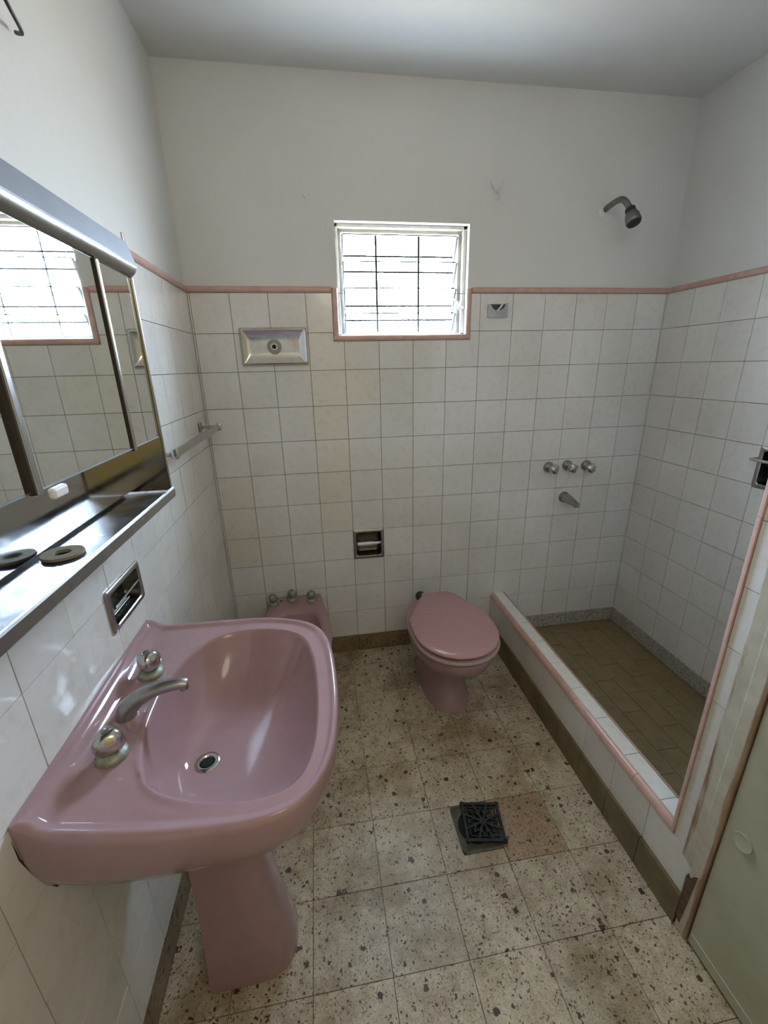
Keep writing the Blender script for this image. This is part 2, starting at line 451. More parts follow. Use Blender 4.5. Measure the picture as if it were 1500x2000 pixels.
# ------------------------------------------------------------------ left wall
wl = struct(link('wall_left', bx(XL - .16, XL - .007, YF - .1, .0, -.1, ZC + .1), 'plaster'), 'left wall, white tiles below and white plaster above')
lb = link('tile_bed', bx(XL - .007, XL - .0058, YF, .0, .0, ZT), 'grout', wl)
cut(wl, XL - .06, XL + .01, -1.074, -.922, .925, 1.005); cut(lb, XL - .06, XL + .01, -1.074, -.922, .925, 1.005)
ly = [-(T * k + .008) for k in range(18)]; ly = [0] + ly; ly = ly[:18]
ly = sorted(ly)
tiles(wl, (XL, 0, 0), Y, Z, X, ly, rows, tilt=.003,
      holes=[(-1.07, -.925, .925, 1.005)])
tiles(wl, (XL, 0, 0), Y, Z, X, steps(YF, 0, .3, -.13), [0, Z0], 'terrazzo_base', name='baseboard_tile', gap=.003)

# ------------------------------------------------------------------ right shower wall, shower front wall
wr = struct(link('wall_right', bx(XR + .007, XR + .16, YF - .1, .0, -.1, ZC + .1), 'plaster'), 'right-hand wall of the shower recess')
rb = link('tile_bed', bx(XR + .0058, XR + .007, -1.27, 0, 0, ZT), 'grout', wr)
cut(wr, XR - .01, XR + .065, -.753, -.623, 1.004, 1.136); cut(rb, XR - .01, XR + .065, -.753, -.623, 1.004, 1.136)
ry = sorted([0] + [-(T * k + .0128) for k in range(0, 9)] + [-1.27])
tiles(wr, (XR, 0, 0), Y, Z, -X, ry, rows, tilt=.0028, holes=[(-.7628 + .0, -.6128, .992, 1.148)])
tiles(wr, (XR - .006, 0, 0), Y, Z, -X, steps(-1.27, 0, .3, -.10), [.02, Z0 + .002], 'granite', name='baseboard_tile', gap=.003, thick=.012)
wp = struct(link('wall_shower_end', bx(XC + .007, XR + .1, -1.385, -1.268, .255, ZC + .1), 'plaster'), 'end wall of the shower beside the door')
link('wall_footing', bx(XC + .007, XR + .1, -1.385, -1.268, -.1, .255), 'plaster', wp)
tiles(wp, (XC, 0, 0), Y, Z, -X, [-1.352, -1.281], rows[1:], tilt=.002)
tiles(wp, (0, -1.264, 0), X, Z, Y, steps(XC + .02, XR, T, XC), rows, tilt=.002, gap=.0019)

# wall around the door
wd = struct(link('wall_door_side', bx(XC + .012, XC + .13, -1.385, YF, 2.08, ZC + .1), 'plaster'), 'white wall above the door')
link('wall_pier', bx(XC + .012, XC + .13, -2.12, YF, 0, 2.08), 'plaster', wd)
wf = struct(link('wall_front', bx(XL - .16, XR + .16, YF - .15, YF, -.1, ZC + .1), 'plaster'), 'white wall behind the camera')
d2 = struct(link('ochre_stand_in', bx(.30, 1.02, YF, YF + .035, .005, 2.03, .003, 1), 'ochre_panel'), 'added ochre yellow panel behind the camera for the yellow reflections')  # unseen panel added to give the chrome its yellow reflections
ce = struct(link('ceiling', bx(XL - .16, XR + .16, YF - .15, .2, ZC, ZC + .12), 'ceiling_paint'), 'white painted ceiling')

# ------------------------------------------------------------------ shower floor and curb
sf = struct(link('floor_shower', bx(1.34, XR + .02, -1.30, .0, -.1, .0135), 'shower_joint'), 'brown tiled shower floor')
cx = [1.425] + [1.49 + .096 * k for k in range(6)] + [XR - .006]
for i, (a, b) in enumerate(zip(cx, cx[1:])):
    off = -.475 if i % 2 == 1 else -.57
    tiles(sf, (0, 0, .018), X, Y, Z, [a, b], steps(-1.268, -.007, .195, off), 'shower_tile', gap=.0022, tilt=.004, thick=.0045)
cu = struct(link('wall_curb', bx(XC + .007, 1.417, -1.268, -.002, -.02, .266), 'grout'), 'low tiled shower curb with pink edging')
tiles(cu, (XC, 0, 0), Y, Z, -X, sorted([-1.348] + [-.145 - T * k for k in range(8)] + [-.007]), [.11, .249], tilt=.002)
tiles(cu, (0, 0, .272), X, Y, Z, [XC + .019, 1.407], sorted([-1.268, -.007] + [-.155 - T * k for k in range(8)]), tilt=.002)
tiles(cu, (XC - .010, 0, 0), Y, Z, -X, sorted([-1.348] + [-.145 - .15 * k for k in range(8)] + [-.007]), [0, .112], 'olive_base', name='baseboard_tile', gap=.002, thick=.016)
tiles(cu, (1.419, 0, 0), Y, Z, X, steps(-1.268, -.007, T, 0), [.02, .262], 'tile_white', gap=.002)

# pink pencil trim: short glazed pieces, joined end to end
def pencil(parent, a, b, out, up, w=.024, h=.011, n=6, piece=.3, name='edge_tile', quarter=False, mat='pink_trim'):
    a, b, out, up = Vector(a), Vector(b), Vector(out), Vector(up); L = (b - a).length; d = (b - a) / L
    k = max(1, round(L / piece))
    for i in range(k):
        p0 = a + d * (L * i / k + .0006); p1 = a + d * (L * (i + 1) / k - .0006)
        prof = []
        if quarter:
            prof = [(0, 0)] + [(w * math.sin(t), h * math.cos(t)) for t in [math.pi / 2 * q / n for q in range(n + 1)]]
        else:
            prof = [(-w / 2 * math.cos(t), h * math.sin(t) ** .8 if 0 < t < math.pi else 0) for t in [math.pi * q / (2 * n) for q in range(2 * n + 1)]]
        j0 = up * random.uniform(-.0005, .0005)
        bm = loft([[p + j0 + up * u + out * v for u, v in prof] for p in (p0, p1)])
        link(name, bm, mat, parent, smooth=50)
def trim(n, label, *segs, **k):
    a, b, out, up = segs[0]; a, b = Vector(a), Vector(b)
    bm = bmesh.new()
    for a, b, out, up in segs:
        a, b, out, up = Vector(a), Vector(b), Vector(out), Vector(up)
        loft([[p + up * u + out * v for u, v in ((-.009, -.004), (.009, -.004), (.009, .002), (-.009, .002))] for p in (a, b)], bm=bm)
    o = struct(link('trim_%d' % n, bm, 'pink_trim'), label)
    for s in segs: pencil(o, *s, **k)
    return o
zt = ZT + .012; yb = -.003
trim(1, 'pink pencil trim on the back wall left of the window', ((XL, yb, zt), (.557, yb, zt), -Y, Z))
trim(2, 'pink pencil trim on the back wall right of the window', ((1.158, yb, zt), (XR, yb, zt), -Y, Z))
trim(3, 'pink pencil trim on the left wall', ((XL - .003, yb, zt), (XL - .003, YF, zt), X, Z))
trim(4, 'pink pencil trim on the right shower wall', ((XR + .003, yb, zt), (XR + .003, -1.268, zt), -X, Z))
trim(5, 'pink tile edging around the lower window opening', ((.569, yb, 1.575), (.569, yb, zt + .006), -Y, X), ((1.147, yb, 1.575), (1.147, yb, zt + .006), -Y, X), ((.558, yb, 1.575), (1.158, yb, 1.575), -Y, Z), w=.025)
# curb edges: rounded pink tile along the room side, thin strip on the shower side
o6 = struct(link('trim_6', bx(XC + .006, XC + .016, -1.268, -.008, .252, .266), 'pink_trim'), 'rounded pink edge along the room side of the curb')
pencil(o6, (XC + .019, -1.279, .250), (XC + .019, -.008, .250), -X, Z, w=.0225, h=.021, n=6, piece=.15, quarter=True)
o7 = struct(link('trim_7', bx(1.4075, 1.415, -1.268, -.008, .255, .268), 'pink_trim'), 'thin pink edge along the shower side of the curb')
pencil(o7, (1.4085, -1.268, .2575), (1.4085, -.008, .2575), X, Z, w=.0145, h=.012, n=5, piece=.15, quarter=True)
o8 = struct(link('trim_8', bx(XC + .007, XC + .016, -1.279, -1.268, .28, ZT), 'pink_trim'), 'pink edge running up the tiled shower end wall')
pencil(o8, (XC + .012, -1.2805, .262), (XC + .012, -1.2805, ZT), -X, Y, w=.0165, h=.0165, n=5, piece=.3, quarter=True)

# ------------------------------------------------------------------ window
wn = struct(link('window_1', wall_with_hole(WX0 - .004, WX1 + .004, .055, .085, WZ0 - .004, WZ1 + .003, WX0 + .026, WX1 - .030, WZ0 + .016, WZ1 - .026), 'frame_cream'),
            'louvre window with four patterned glass slats')
bm = bmesh.new()
for x0, x1, z0, z1 in ((WX0, WX0 + .012, WZ0, WZ1), (WX1 - .016, WX1, WZ0, WZ1), (WX0, WX1, WZ1 - .014, WZ1), (WX0, WX1, WZ0 - .001, WZ0 + .008)):
    box(bm, x0, x1, .03, .056, z0, z1, .002, 1)
link('window_frame', bm, 'frame_cream', wn)
link('sill_channel', bx(WX0 + .026, WX1 - .03, .040, .10, WZ0 + .002, WZ0 + .012, .002), 'aluminium', wn)
zt_ = [1.975, 1.877, 1.777, 1.679]
for k, ztop in enumerate(zt_):
    x0, x1 = WX0 + .034, WX1 - .040
    y0, y1, z0, z1 = .048, .100, ztop, ztop - .106
    if k == 3: z1 = 1.602; y1 = .095
    d = Vector((0, y1 - y0, z1 - z0)).normalized(); nn = Vector((0, d.z, -d.y))
    P = lambda x, s, t_: Vector((x, y0, z0)) + d * s * (Vector((0, y1 - y0, z1 - z0)).length) + nn * t_
    bm = bmesh.new()
    NX, NS = 2, 2
    loft([[P(x0, 0, 0), P(x1, 0, 0), P(x1, 1, 0), P(x0, 1, 0)]], cap0=True, cap1=False, bm=bm)
    sl = link('glass_slat', bm, 'louvre_glass', wn)
    bm = loft([[P(x, 0, -.0025), P(x, 0, .0025), P(x, .026, .0025), P(x, .026, -.0025)] for x in (x0, x1)])
    link('slat_edge', bm, 'glass_edge', sl)
    for xx, w_ in ((x0 - .006, .008), (x1 - .001, .008)):
        bm = loft([[P(x, 0.02, -.006), P(x, 0.02, .006), P(x, .98, .006), P(x, .98, -.006)] for x in (xx, xx + w_)])
        link('slat_clip', bm, 'clip_grey', sl)
bm = bx(WX1 - .030, WX1 - .006, .020, .034, 1.690, 1.702, .002)
tube([(WX1 - .018, .03, 1.70), (WX1 - .030, .045, 1.725), (WX1 - .050, .060, 1.745)], .004, 8, bm=bm)
link('window_crank', bm, 'aluminium', wn)
gr = thing('window_grille', 'grey iron security bars outside the louvre window', 'window bars', (.86, .165, 1.6))
for x in (.770, .963):
    o = link('vertical_bar', tube([(x - .86, 0, -.03), (x - .86, 0, .43)], .0050, 8), 'bar_iron', gr)
for z in (1.921, 1.859, 1.721, 1.661):
    o = link('cross_bar', tube([(-.28, .006, z - 1.6), (.29, .006, z - 1.6)], .0038, 8), 'bar_iron', gr)

# ------------------------------------------------------------------ door, frame
fr9 = struct(link('trim_9', bx(XC - .006, XC + .006, -1.362, -1.318, .232, 2.12, .003, 2), 'worn_plaster'), 'worn cream painted plaster edge with rubbed brown patches')
fr10 = struct(link('trim_10', bx(XC - .007, XC + .06, -1.384, -1.350, .0, 2.12, .003, 2), 'worn_jamb'), 'old wooden door jamb with brown worn edge')
bm = bmesh.new(); pts = [(-1.345, .19), (-1.349, .205), (-1.356, .195), (-1.364, .215), (-1.372, .225), (-1.366, .10), (-1.362, .03), (-1.351, .035), (-1.347, .10)]
loft([[Vector((x, y, z)) for y, z in pts] for x in (XC - .0085, XC - .0065)], bm=bm)
link('bare_wood_patch', bm, 'bare_wood', fr10)
link('head_jamb', bx(XC - .006, XC + .06, -2.12, -1.35, 2.06, 2.12, .003), 'worn_jamb', fr10)
link('far_jamb', bx(XC - .006, XC + .06, -2.12, -2.085, 0, 2.06, .003), 'frame_cream', fr10)
dr = struct(link('door_1', bx(XC - .002, XC + .036, -2.083, -1.3885, .008, 2.055, .003, 2), 'door_paint'), 'plain cream painted door, closed')
link('bottom_rail', bx(XC - .004, XC + .0, -2.08, -1.392, .010, .045, .0015, 1), 'door_paint', dr)
bm = lathe([(.0, .0012), (.017, .0012), (.0205, .002), (.021, .0008), (.0195, -.0012), (0, -.001)], (0, 0, 0), (-1, 0, 0), 28)
kc = link('keyhole_cover', bm, 'door_paint', dr, smooth=40)
kc.location = (XC - .0050, -1.431, .441); kc.rotation_euler = (0, math.radians(3), math.radians(3))
# ------------------------------------------------------------------ added bulb fitting for the warm fill light, unseen behind the camera
b = thing('fill_bulb', 'added warm fill bulb on the ceiling, unseen behind the camera', 'lamp', (.75, -2.25, ZC))
link('fill_bulb_holder', lathe([(.035, 0), (.035, .01), (.016, .018), (.016, .10), (.02, .11)], (0, 0, 0), (0, 0, -1)), 'white_plastic', b, smooth=40)

exec_marker = 'objects'
# ------------------------------------------------------------------ wash basin
def resample_polar(pts, c, N):
    """star-shaped outline -> radius per angle"""
    A = sorted([(math.atan2(y - c[1], x - c[0]) % (2 * math.pi), math.hypot(x - c[0], y - c[1])) for x, y in pts])
    return A
def ray_poly(pts, c, ang):
    dx, dy = math.cos(ang), math.sin(ang); best = None
    for (x0, y0), (x1, y1) in zip(pts, pts[1:] + pts[:1]):
        ex, ey = x1 - x0, y1 - y0; den = dx * ey - dy * ex
        if abs(den) < 1e-12: continue
        t = ((x0 - c[0]) * ey - (y0 - c[1]) * ex) / den; s = ((x0 - c[0]) * dy - (y0 - c[1]) * dx) / den
        if t > 0 and -1e-6 <= s <= 1 + 1e-6 and (best is None or t > best): best = t
    return best
def smooth_poly(pts, n=6, corners=()):
    P = [Vector((x, y, 0)) for x, y in pts]; out = []; L = len(P)
    for i in range(L):
        p0, p1, p2, p3 = P[i - 1], P[i], P[(i + 1) % L], P[(i + 2) % L]
        if i in corners: p0 = p1
        if (i + 1) % L in corners: p3 = p2
        for k in range(n):
            t = k / n
            q = .5 * ((2 * p1) + (p2 - p0) * t + (2 * p0 - 5 * p1 + 4 * p2 - p3) * t * t + (3 * p1 - p0 - 3 * p2 + p3) * t ** 3)
            out.append((q.x, q.y))
    return out
ZR = .835
outer = [(XL, -.925), (.066, -.926), (.132, -.927), (.264, -.935), (.345, -.953), (.413, -.988), (.446, -1.040), (.461, -1.113), (.466, -1.234), (.462, -1.316), (.451, -1.385), (.430, -1.438), (.398, -1.476), (.350, -1.495), (.265, -1.498), (.195, -1.494), (.123, -1.484), (.051, -1.470), (XL, -1.458)]
outer_s = smooth_poly(outer, 6, (0, 18))
outer_s = [(max(x, XL), y) for x, y in outer_s]
inner = [(.130, -1.066), (.106, -1.140), (.104, -1.215), (.110, -1.291), (.126, -1.348), (.152, -1.396), (.198, -1.426), (.265, -1.446), (.327, -1.452), (.373, -1.442), (.403, -1.412), (.420, -1.347), (.424, -1.230), (.413, -1.110), (.380, -1.028), (.295, -.988), (.207, -.992), (.155, -1.025)]
inner_s = smooth_poly(inner, 6)
CB = (.190, -1.245)
angs = sorted(set([2 * math.pi * k / 144 for k in range(144)] + [math.atan2(y - CB[1], x - CB[0]) % (2 * math.pi) for x, y in ((XL, -.925), (XL, -1.458))]))
def pt(r, a, z): return Vector((CB[0] + r * math.cos(a), CB[1] + r * math.sin(a), z))
Ro = [ray_poly(outer_s, CB, a) for a in angs]; Ri = [ray_poly(inner_s, CB, a) for a in angs]
def ss(t): t = max(0, min(1, t)); return t * t * (3 - 2 * t)
rings = []
dz = .133
for s in (0.024, .032):      # drain lip
    rings.append([pt(s, a, ZR - .010 - dz + (s - .024) * .1) for a in angs])
for s in (.28, .42, .56, .68, .78, .86, .92, .96, .985, 1.0):
    rg = []
    for a, ri in zip(angs, Ri):
        r = .032 + (ri - .032) * ((s - .2) / .8) if s < 1 else ri
        f = (s ** 3.7) * .93 + .07 * ((s - .2) / .8)
        if s > .97: f = min(f, 1)
        rg.append(pt(r, a, ZR - .010 - dz + dz * f))
    rings.append(rg)
RR = .013
def deckz(x, q, wdt, edge):
    z = ZR - .010 + .0025 * ss(q / .06)
    z += .0085 * ss(1 - (edge - .010) / .020)
    z += .0022 * (math.exp(-((q * wdt - .006) / .005) ** 2) - math.exp(-((q * wdt - .020) / .007) ** 2)) * ss((.25 - x) / .12)
    z += .017 * ss(1 - (x - XL - .020) / .022) * ss(q / .3)
    if x > XL + .012 and edge < RR: z -= RR - math.sqrt(max(0, RR * RR - (RR - edge) ** 2))
    elif edge < RR: z -= (RR - math.sqrt(max(0, RR * RR - (RR - edge) ** 2))) * ss((x - XL) / .012) 
    return z
def kk(wdt): return min(1, wdt * .55 / .034)
for u in (.03, .08, .14, .22, .32, .45, .6, .75, .9):   # deck: shallow tray with a raised rounded rim
    rg = []
    for a, ri, ro in zip(angs, Ri, Ro):
        wdt = ro - ri; k = kk(wdt); d_ = (wdt - .036 * k) * u
        p = pt(ri + d_, a, 0); p.z = deckz(p.x, d_ / wdt, wdt, (wdt - d_) / k); rg.append(p)
    rings.append(rg)
for e_ in (.034, .030, .026, .022, .018, .013, .009, .0055, .0028, .001, .0):
    rg = []
    for a, ri, ro in zip(angs, Ri, Ro):
        wdt = ro - ri; e = e_ * kk(wdt); p = pt(ro - e, a, 0); p.x = max(XL, p.x); p.z = deckz(p.x, 1 - e / wdt, wdt, e_); rg.append(p)
    rings.append(rg)
CU = Vector((.05, -1.215, 0))
for sc, z in ((1.002, .818), (1.0, .800), (.985, .775), (.955, .750), (.90, .720), (.83, .692), (.70, .668), (.45, .658), (.25, .656)):
    rg = []
    for a, ro in zip(angs, Ro):
        p = pt(ro, a, 0); q = CU + (Vector((p.x, p.y, 0)) - CU) * sc
        # sides run back to the wall nearly full width
        back = ss(1 - (p.x) / .30)
        qy = p.y + (q.y - p.y) * (1 - .45 * back) if abs(p.x - XL) < .3 else q.y
        q.y = qy; q.x = max(XL, q.x) if p.x > XL + .001 else XL
        rg.append(Vector((q.x, q.y, z)))
    rings.append(rg)
bs = thing('wash_basin', 'pink ceramic pedestal washbasin with two chrome taps against the left wall', 'washbasin', (.19, -1.215, 0))
def sub(bm, o):
    bmesh.ops.translate(bm, verts=bm.verts, vec=-Vector(o)); return bm
BO = (.19, -1.215, 0)
bowl = link('basin_bowl', sub(loft(rings, cap0=False), BO), 'sanitary_pink', bs, smooth=60)
# pedestal
prs = []
for z, xb, xf, hw, cy in ((0, .104, .315, .088, -1.198), (.03, .106, .316, .088, -1.198), (.10, .110, .303, .085, -1.199), (.22, .118, .285, .082, -1.203), (.38, .124, .272, .082, -1.207), (.52, .126, .270, .085, -1.210), (.665, .120, .280, .090, -1.213)):
    rg = [(xb, cy + hw)]
    m = xf - hw * 1.15
    for k in range(17):
        t = math.pi / 2 - math.pi * k / 16
        rg.append((m + (xf - m) * max(0, math.cos(t)) ** .8, cy + hw * math.copysign(abs(math.sin(t)) ** .8, math.sin(t))))
    rg.append((xb, cy - hw))
    rg.append((xb, cy - hw + .012)); rg.append((xb, cy + hw - .012))
    prs.append([Vector((x, y, z)) for x, y in rg])
link('pedestal', sub(loft(prs), BO), 'sanitary_pink', bs, smooth=40)
# drain
dzc = ZR - .010 - dz
link('drain_ring', sub(lathe([(.0125, -.012), (.0135, .000), (.016, .0025), (.022, .003), (.025, .001), (.0255, -.001)], (CB[0], CB[1], dzc), (0, 0, 1), 32), BO), 'chrome', bs, smooth=40)
link('drain_hole', sub(lathe([(.0, -.020), (.0245, -.020), (.0245, -.004), (.0, -.004)], (CB[0], CB[1], dzc + .0035), (0, 0, 1), 24), BO), 'black_hole', bs)
# the hole's darkness is put in as a short black disc inside the ring
link('drain_hole_disc', sub(lathe([(.0, 0), (.0125, 0), (.0125, .001), (0, .001)], (CB[0], CB[1], dzc + .0005), (0, 0, 1), 24), BO), 'black_hole', bs)
def tap_handle(parent, base, O, rot, name='tap_handle', h=.050, knob='chrome', r=.0225, esc='limed'):
    bx_, by_, bz_ = base
    e = link('escutcheon', sub(lathe([(.026, 0), (.0265, .006), (.024, .011), (.016, .015), (.012, .016)], base, (0, 0, 1), 28), O), esc, parent, smooth=50)
    bm = bmesh.new(); rings = []
    for f, zz in ((.45, .012), (.50, .018), (.86, .022), (1.0, .028), (1.0, .036), (.93, .044), (.80, .051), (.52, .056), (.30, .0575)):
        rings.append([Vector((bx_ + r * f * (1 + .10 * math.cos(3 * t)) * math.cos(t + rot) * 1.06, by_ + r * f * (1 + .10 * math.cos(3 * t)) * math.sin(t + rot), bz_ + zz * h / .05)) for t in [2 * math.pi * k / 24 for k in range(24)]])
    loft(rings, bm=bm)
    k = link(name, sub(bm, O), knob, parent, smooth=35)
    link('tap_button', sub(lathe([(.0075, 0), (.0075, .002), (.005, .003), (0, .003)], (bx_, by_, bz_ + .0575 * h / .05), (0, 0, 1), 16), O), 'chrome_dull', k, smooth=40)
    return k
ZD = ZR - .0075
tap_handle(bs, (.064, -1.117, ZD - .001), BO, .6)
tap_handle(bs, (.072, -1.330, ZD - .001), BO, 2.0)
path = bez([(.058, -1.232, ZD - .002), (.063, -1.231, ZD + .014), (.084, -1.227, ZD + .032), (.120, -1.222, ZD + .045), (.158, -1.219, ZD + .047), (.171, -1.218, ZD + .044)], 5)
rad = [.024 + (.0125 - .024) * ss(i / (len(path) - 1)) for i in range(len(path))]
link('spout', sub(tube(path, rad, 18, 1.0, .80), BO), 'chrome_dull', bs, smooth=60)
link('aerator', sub(lathe([(.0085, 0), (.0085, .012), (.006, .012)], (.164, -1.2185, ZD + .045), (.15, 0, -1), 16), BO), 'chrome_dull', bs, smooth=40)

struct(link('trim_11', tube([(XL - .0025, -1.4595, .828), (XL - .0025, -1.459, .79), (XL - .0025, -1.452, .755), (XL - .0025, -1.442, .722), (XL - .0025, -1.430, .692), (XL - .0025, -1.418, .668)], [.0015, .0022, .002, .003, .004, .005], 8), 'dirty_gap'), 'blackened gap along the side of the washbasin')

# ------------------------------------------------------------------ toilet
TO = Vector((.972, -.33, 0))
def egg(cx, yb, yf, hw, n=40, pb=2.6, pf=2.1, cyf=.52):
    """outline: squarer back at yb (near wall), round front at yf (more negative)"""
    cy = yb + (yf - yb) * cyf; out = []
    for k in range(n):
        t = 2 * math.pi * k / n; c, s = math.cos(t), math.sin(t); e = pb if s > 0 else pf
        x = cx + hw * math.copysign(abs(c) ** (2 / e), c)
        y = cy + (yb - cy if s > 0 else cy - yf) * math.copysign(abs(s) ** (2 / e), s)
        out.append((x, y))
    return out
to = thing('toilet', 'pink toilet with closed pink lid on the floor under the window', 'toilet', TO)
def ring(o, z): return [Vector((x, y, z)) for x, y in o]
CXT = .975
R_ = [ring(egg(CXT, -.10, -.525, .108, pb=4, pf=2.4), 0), ring(egg(CXT, -.10, -.522, .106, pb=4, pf=2.4), .012), ring(egg(CXT, -.11, -.490, .094, pb=3.5, pf=2.3), .07), ring(egg(CXT, -.12, -.475, .092, pb=3.2, pf=2.2), .13),
      ring(egg(CXT, -.13, -.490, .102, pb=3, pf=2.2), .19), ring(egg(CXT, -.135, -.545, .125, pf=2.2), .235), ring(egg(CXT - .002, -.14, -.615, .150), .27), ring(egg(CXT - .004, -.15, -.665, .168), .305),
      ring(egg(CXT - .005, -.15, -.683, .176), .340), ring(egg(CXT - .005, -.15, -.688, .178), .362), ring(egg(CXT - .005, -.152, -.683, .175), .372), ring(egg(CXT - .005, -.17, -.66, .155), .374), ring(egg(CXT - .005, -.25, -.62, .12), .372), ring(egg(CXT - .005, -.28, -.58, .09), .30)]
link('bowl', sub(loft(R_), TO), 'sanitary_pink', to, smooth=60)
def lid(yb, yf, hw, z0, z1, nm, mat, dome=.004, cx=.968):
    o = lambda g: egg(cx, yb - g, yf + g, hw - g, n=64, pb=4.0, pf=2.1, cyf=.60)
    rr = [ring(o(.010), z0), ring(o(.002), z0 + .003), ring(o(0), (z0 + z1) / 2), ring(o(.002), z1 - .004), ring(o(.008), z1 - .0005), ring(o(.03), z1 + dome * .4), ring(o(.08), z1 + dome)]
    # tapered back like the hinged end of the seat
    for r in rr:
        for v in r:
            if v.y > -.40: v.x = cx + (v.x - cx) * (1 - .42 * ss((v.y + .46) / .27))
    return link(nm, sub(loft(rr), TO), mat, to, smooth=60)
lid(-.200, -.703, .179, .386, .402, 'seat', 'seat_pink', 0)
lid(-.200, -.697, .1755, .412, .428, 'lid', 'lid_pink')
for x in (.915, 1.025):
    link('hinge', sub(lathe([(.012, 0), (.012, .034), (.008, .038)], (x, -.185, .375), (0, 0, 1), 14), TO), 'seat_pink', to, smooth=40)
link('flush_elbow', sub(tube(bez([(.940, -.008, .300), (.940, -.06, .300), (.940, -.11, .285), (.945, -.14, .25)], 5), .026, 16), TO), 'black_rubber', to, smooth=60)
link('bolt_cap', sub(lathe([(.007, 0), (.006, .004), (0, .005)], (.888, -.345, .14), (-1, -.2, .15), 12), TO), 'black_rubber', to, smooth=40)

# ------------------------------------------------------------------ bidet
BD = Vector((.305, -.26, 0)); CXB = .305
bi = thing('bidet', 'pink bidet with three small taps, half hidden behind the washbasin', 'bidet', BD)
def bout(g=0, sh=0):
    pts = [(.192, -.012), (.300, -.012), (.418, -.012), (.430, -.10), (.448, -.20), (.460, -.32), (.462, -.42), (.440, -.50), (.385, -.555), (.300, -.572), (.215, -.555), (.160, -.50), (.140, -.42), (.142, -.32), (.155, -.20), (.172, -.10)]
    s = smooth_poly(pts, 4, (0, 2)); return s
bo = bout(); bc = (.30, -.345)
bin_ = smooth_poly([(.22, -.185), (.30, -.175), (.375, -.185), (.405, -.25), (.415, -.34), (.405, -.43), (.36, -.505), (.30, -.52), (.24, -.505), (.195, -.43), (.187, -.34), (.195, -.25)], 4)
ba = sorted(set([2 * math.pi * k / 72 for k in range(72)] + [math.atan2(y - bc[1], x - bc[0]) % (2 * math.pi) for x, y in ((.192, -.012), (.418, -.012))]))
bRo = [ray_poly(bo, bc, a) for a in ba]; bRi = [ray_poly(bin_, bc, a) for a in ba]
bp_ = lambda r, a, z: Vector((bc[0] + r * math.cos(a), bc[1] + r * math.sin(a), z))
ZB = .378; rr = []
for f, z in ((.15, .26), (.5, .265), (.75, .285), (.9, .32), (.97, .352), (1.0, .368), (1.04, .374)):
    rr.append([bp_(ri * f, a, z) for ri, a in zip(bRi, ba)])
for q, z in ((.35, .377), (.8, .378), (.96, .375), (1, .366)):
    rr.append([bp_(ri * 1.04 + (ro - ri * 1.04) * q, a, z) for ri, ro, a in zip(bRi, bRo, ba)])
for sc, z in ((.99, .33), (.94, .27), (.80, .20), (.66, .13), (.62, .06), (.66, .0)):
    rr.append([Vector((CXB + (bp_(ro, a, 0).x - CXB) * sc, max(-.60, -.02 + (bp_(ro, a, 0).y + .02) * (sc if sc > .7 else .72)), z)) for ro, a in zip(bRo, ba)])
link('bowl', sub(loft(rr), BD), 'sanitary_pink', bi, smooth=60)
for x, y in ((.192, -.083), (.282, -.058), (.375, -.083)):
    tap_handle(bi, (x, y, ZB - .001), BD, .3 + x, h=.046, knob='limed', r=.0195)
link('overflow_hole', sub(lathe([(.0, 0), (.006, 0), (.006, .0012), (0, .0012)], (.228, -.062, ZB - .0002), (0, 0, 1), 12), BD), 'black_hole', bi)

# ------------------------------------------------------------------ mirror cabinet
MY0, MY1 = -.885, -1.70; XM = .100
mc = thing('mirror_cabinet', 'steel wall cabinet with sliding mirror doors, light cornice and open shelf, on the left wall', 'cabinet', (XL, -1.29, 1.165))
MO = Vector((XL, -1.29, 1.165))
def mp(name, bm, mat, parent=mc, smooth=None): return link(name, sub(bm, MO), mat, parent, smooth)
mp('back_panel', bx(XL + .001, .004, MY1, MY0, 1.183, 1.66), 'steel_polish')
mp('end_panel', bx(.004, XM - .004, MY0 - .003, MY0, 1.183, 1.64), 'steel_polish')
mp('end_panel', bx(.004, XM - .004, MY1, MY1 + .003, 1.183, 1.64), 'steel_polish')
mp('edge_strip', bx(XM - .004, XM + .001, MY0 - .007, MY0, 1.172, 1.645, .0015), 'steel_dark')
bm = bmesh.new()
sh = [(.001 + XL, 1.176), (XM - .006, 1.178), (XM - .001, 1.188), (XM + .002, 1.190), (XM + .004, 1.187), (XM + .004, 1.168), (XM, 1.165), (XL + .001, 1.165)]
loft([[Vector((x, y, z)) for x, z in sh] for y in (MY0, MY1)], bm=bm)
mp('shelf', bm, 'shelf_steel')
lipb = bmesh.new()
loft([[Vector((x, y, z)) for x, z in ((XM + .0045, 1.166), (XM + .006, 1.168), (XM + .006, 1.186), (XM + .0045, 1.189))] for y in (MY0 - .0005, MY1)], bm=lipb)
mp('shelf_lip', lipb, 'chrome_dull')
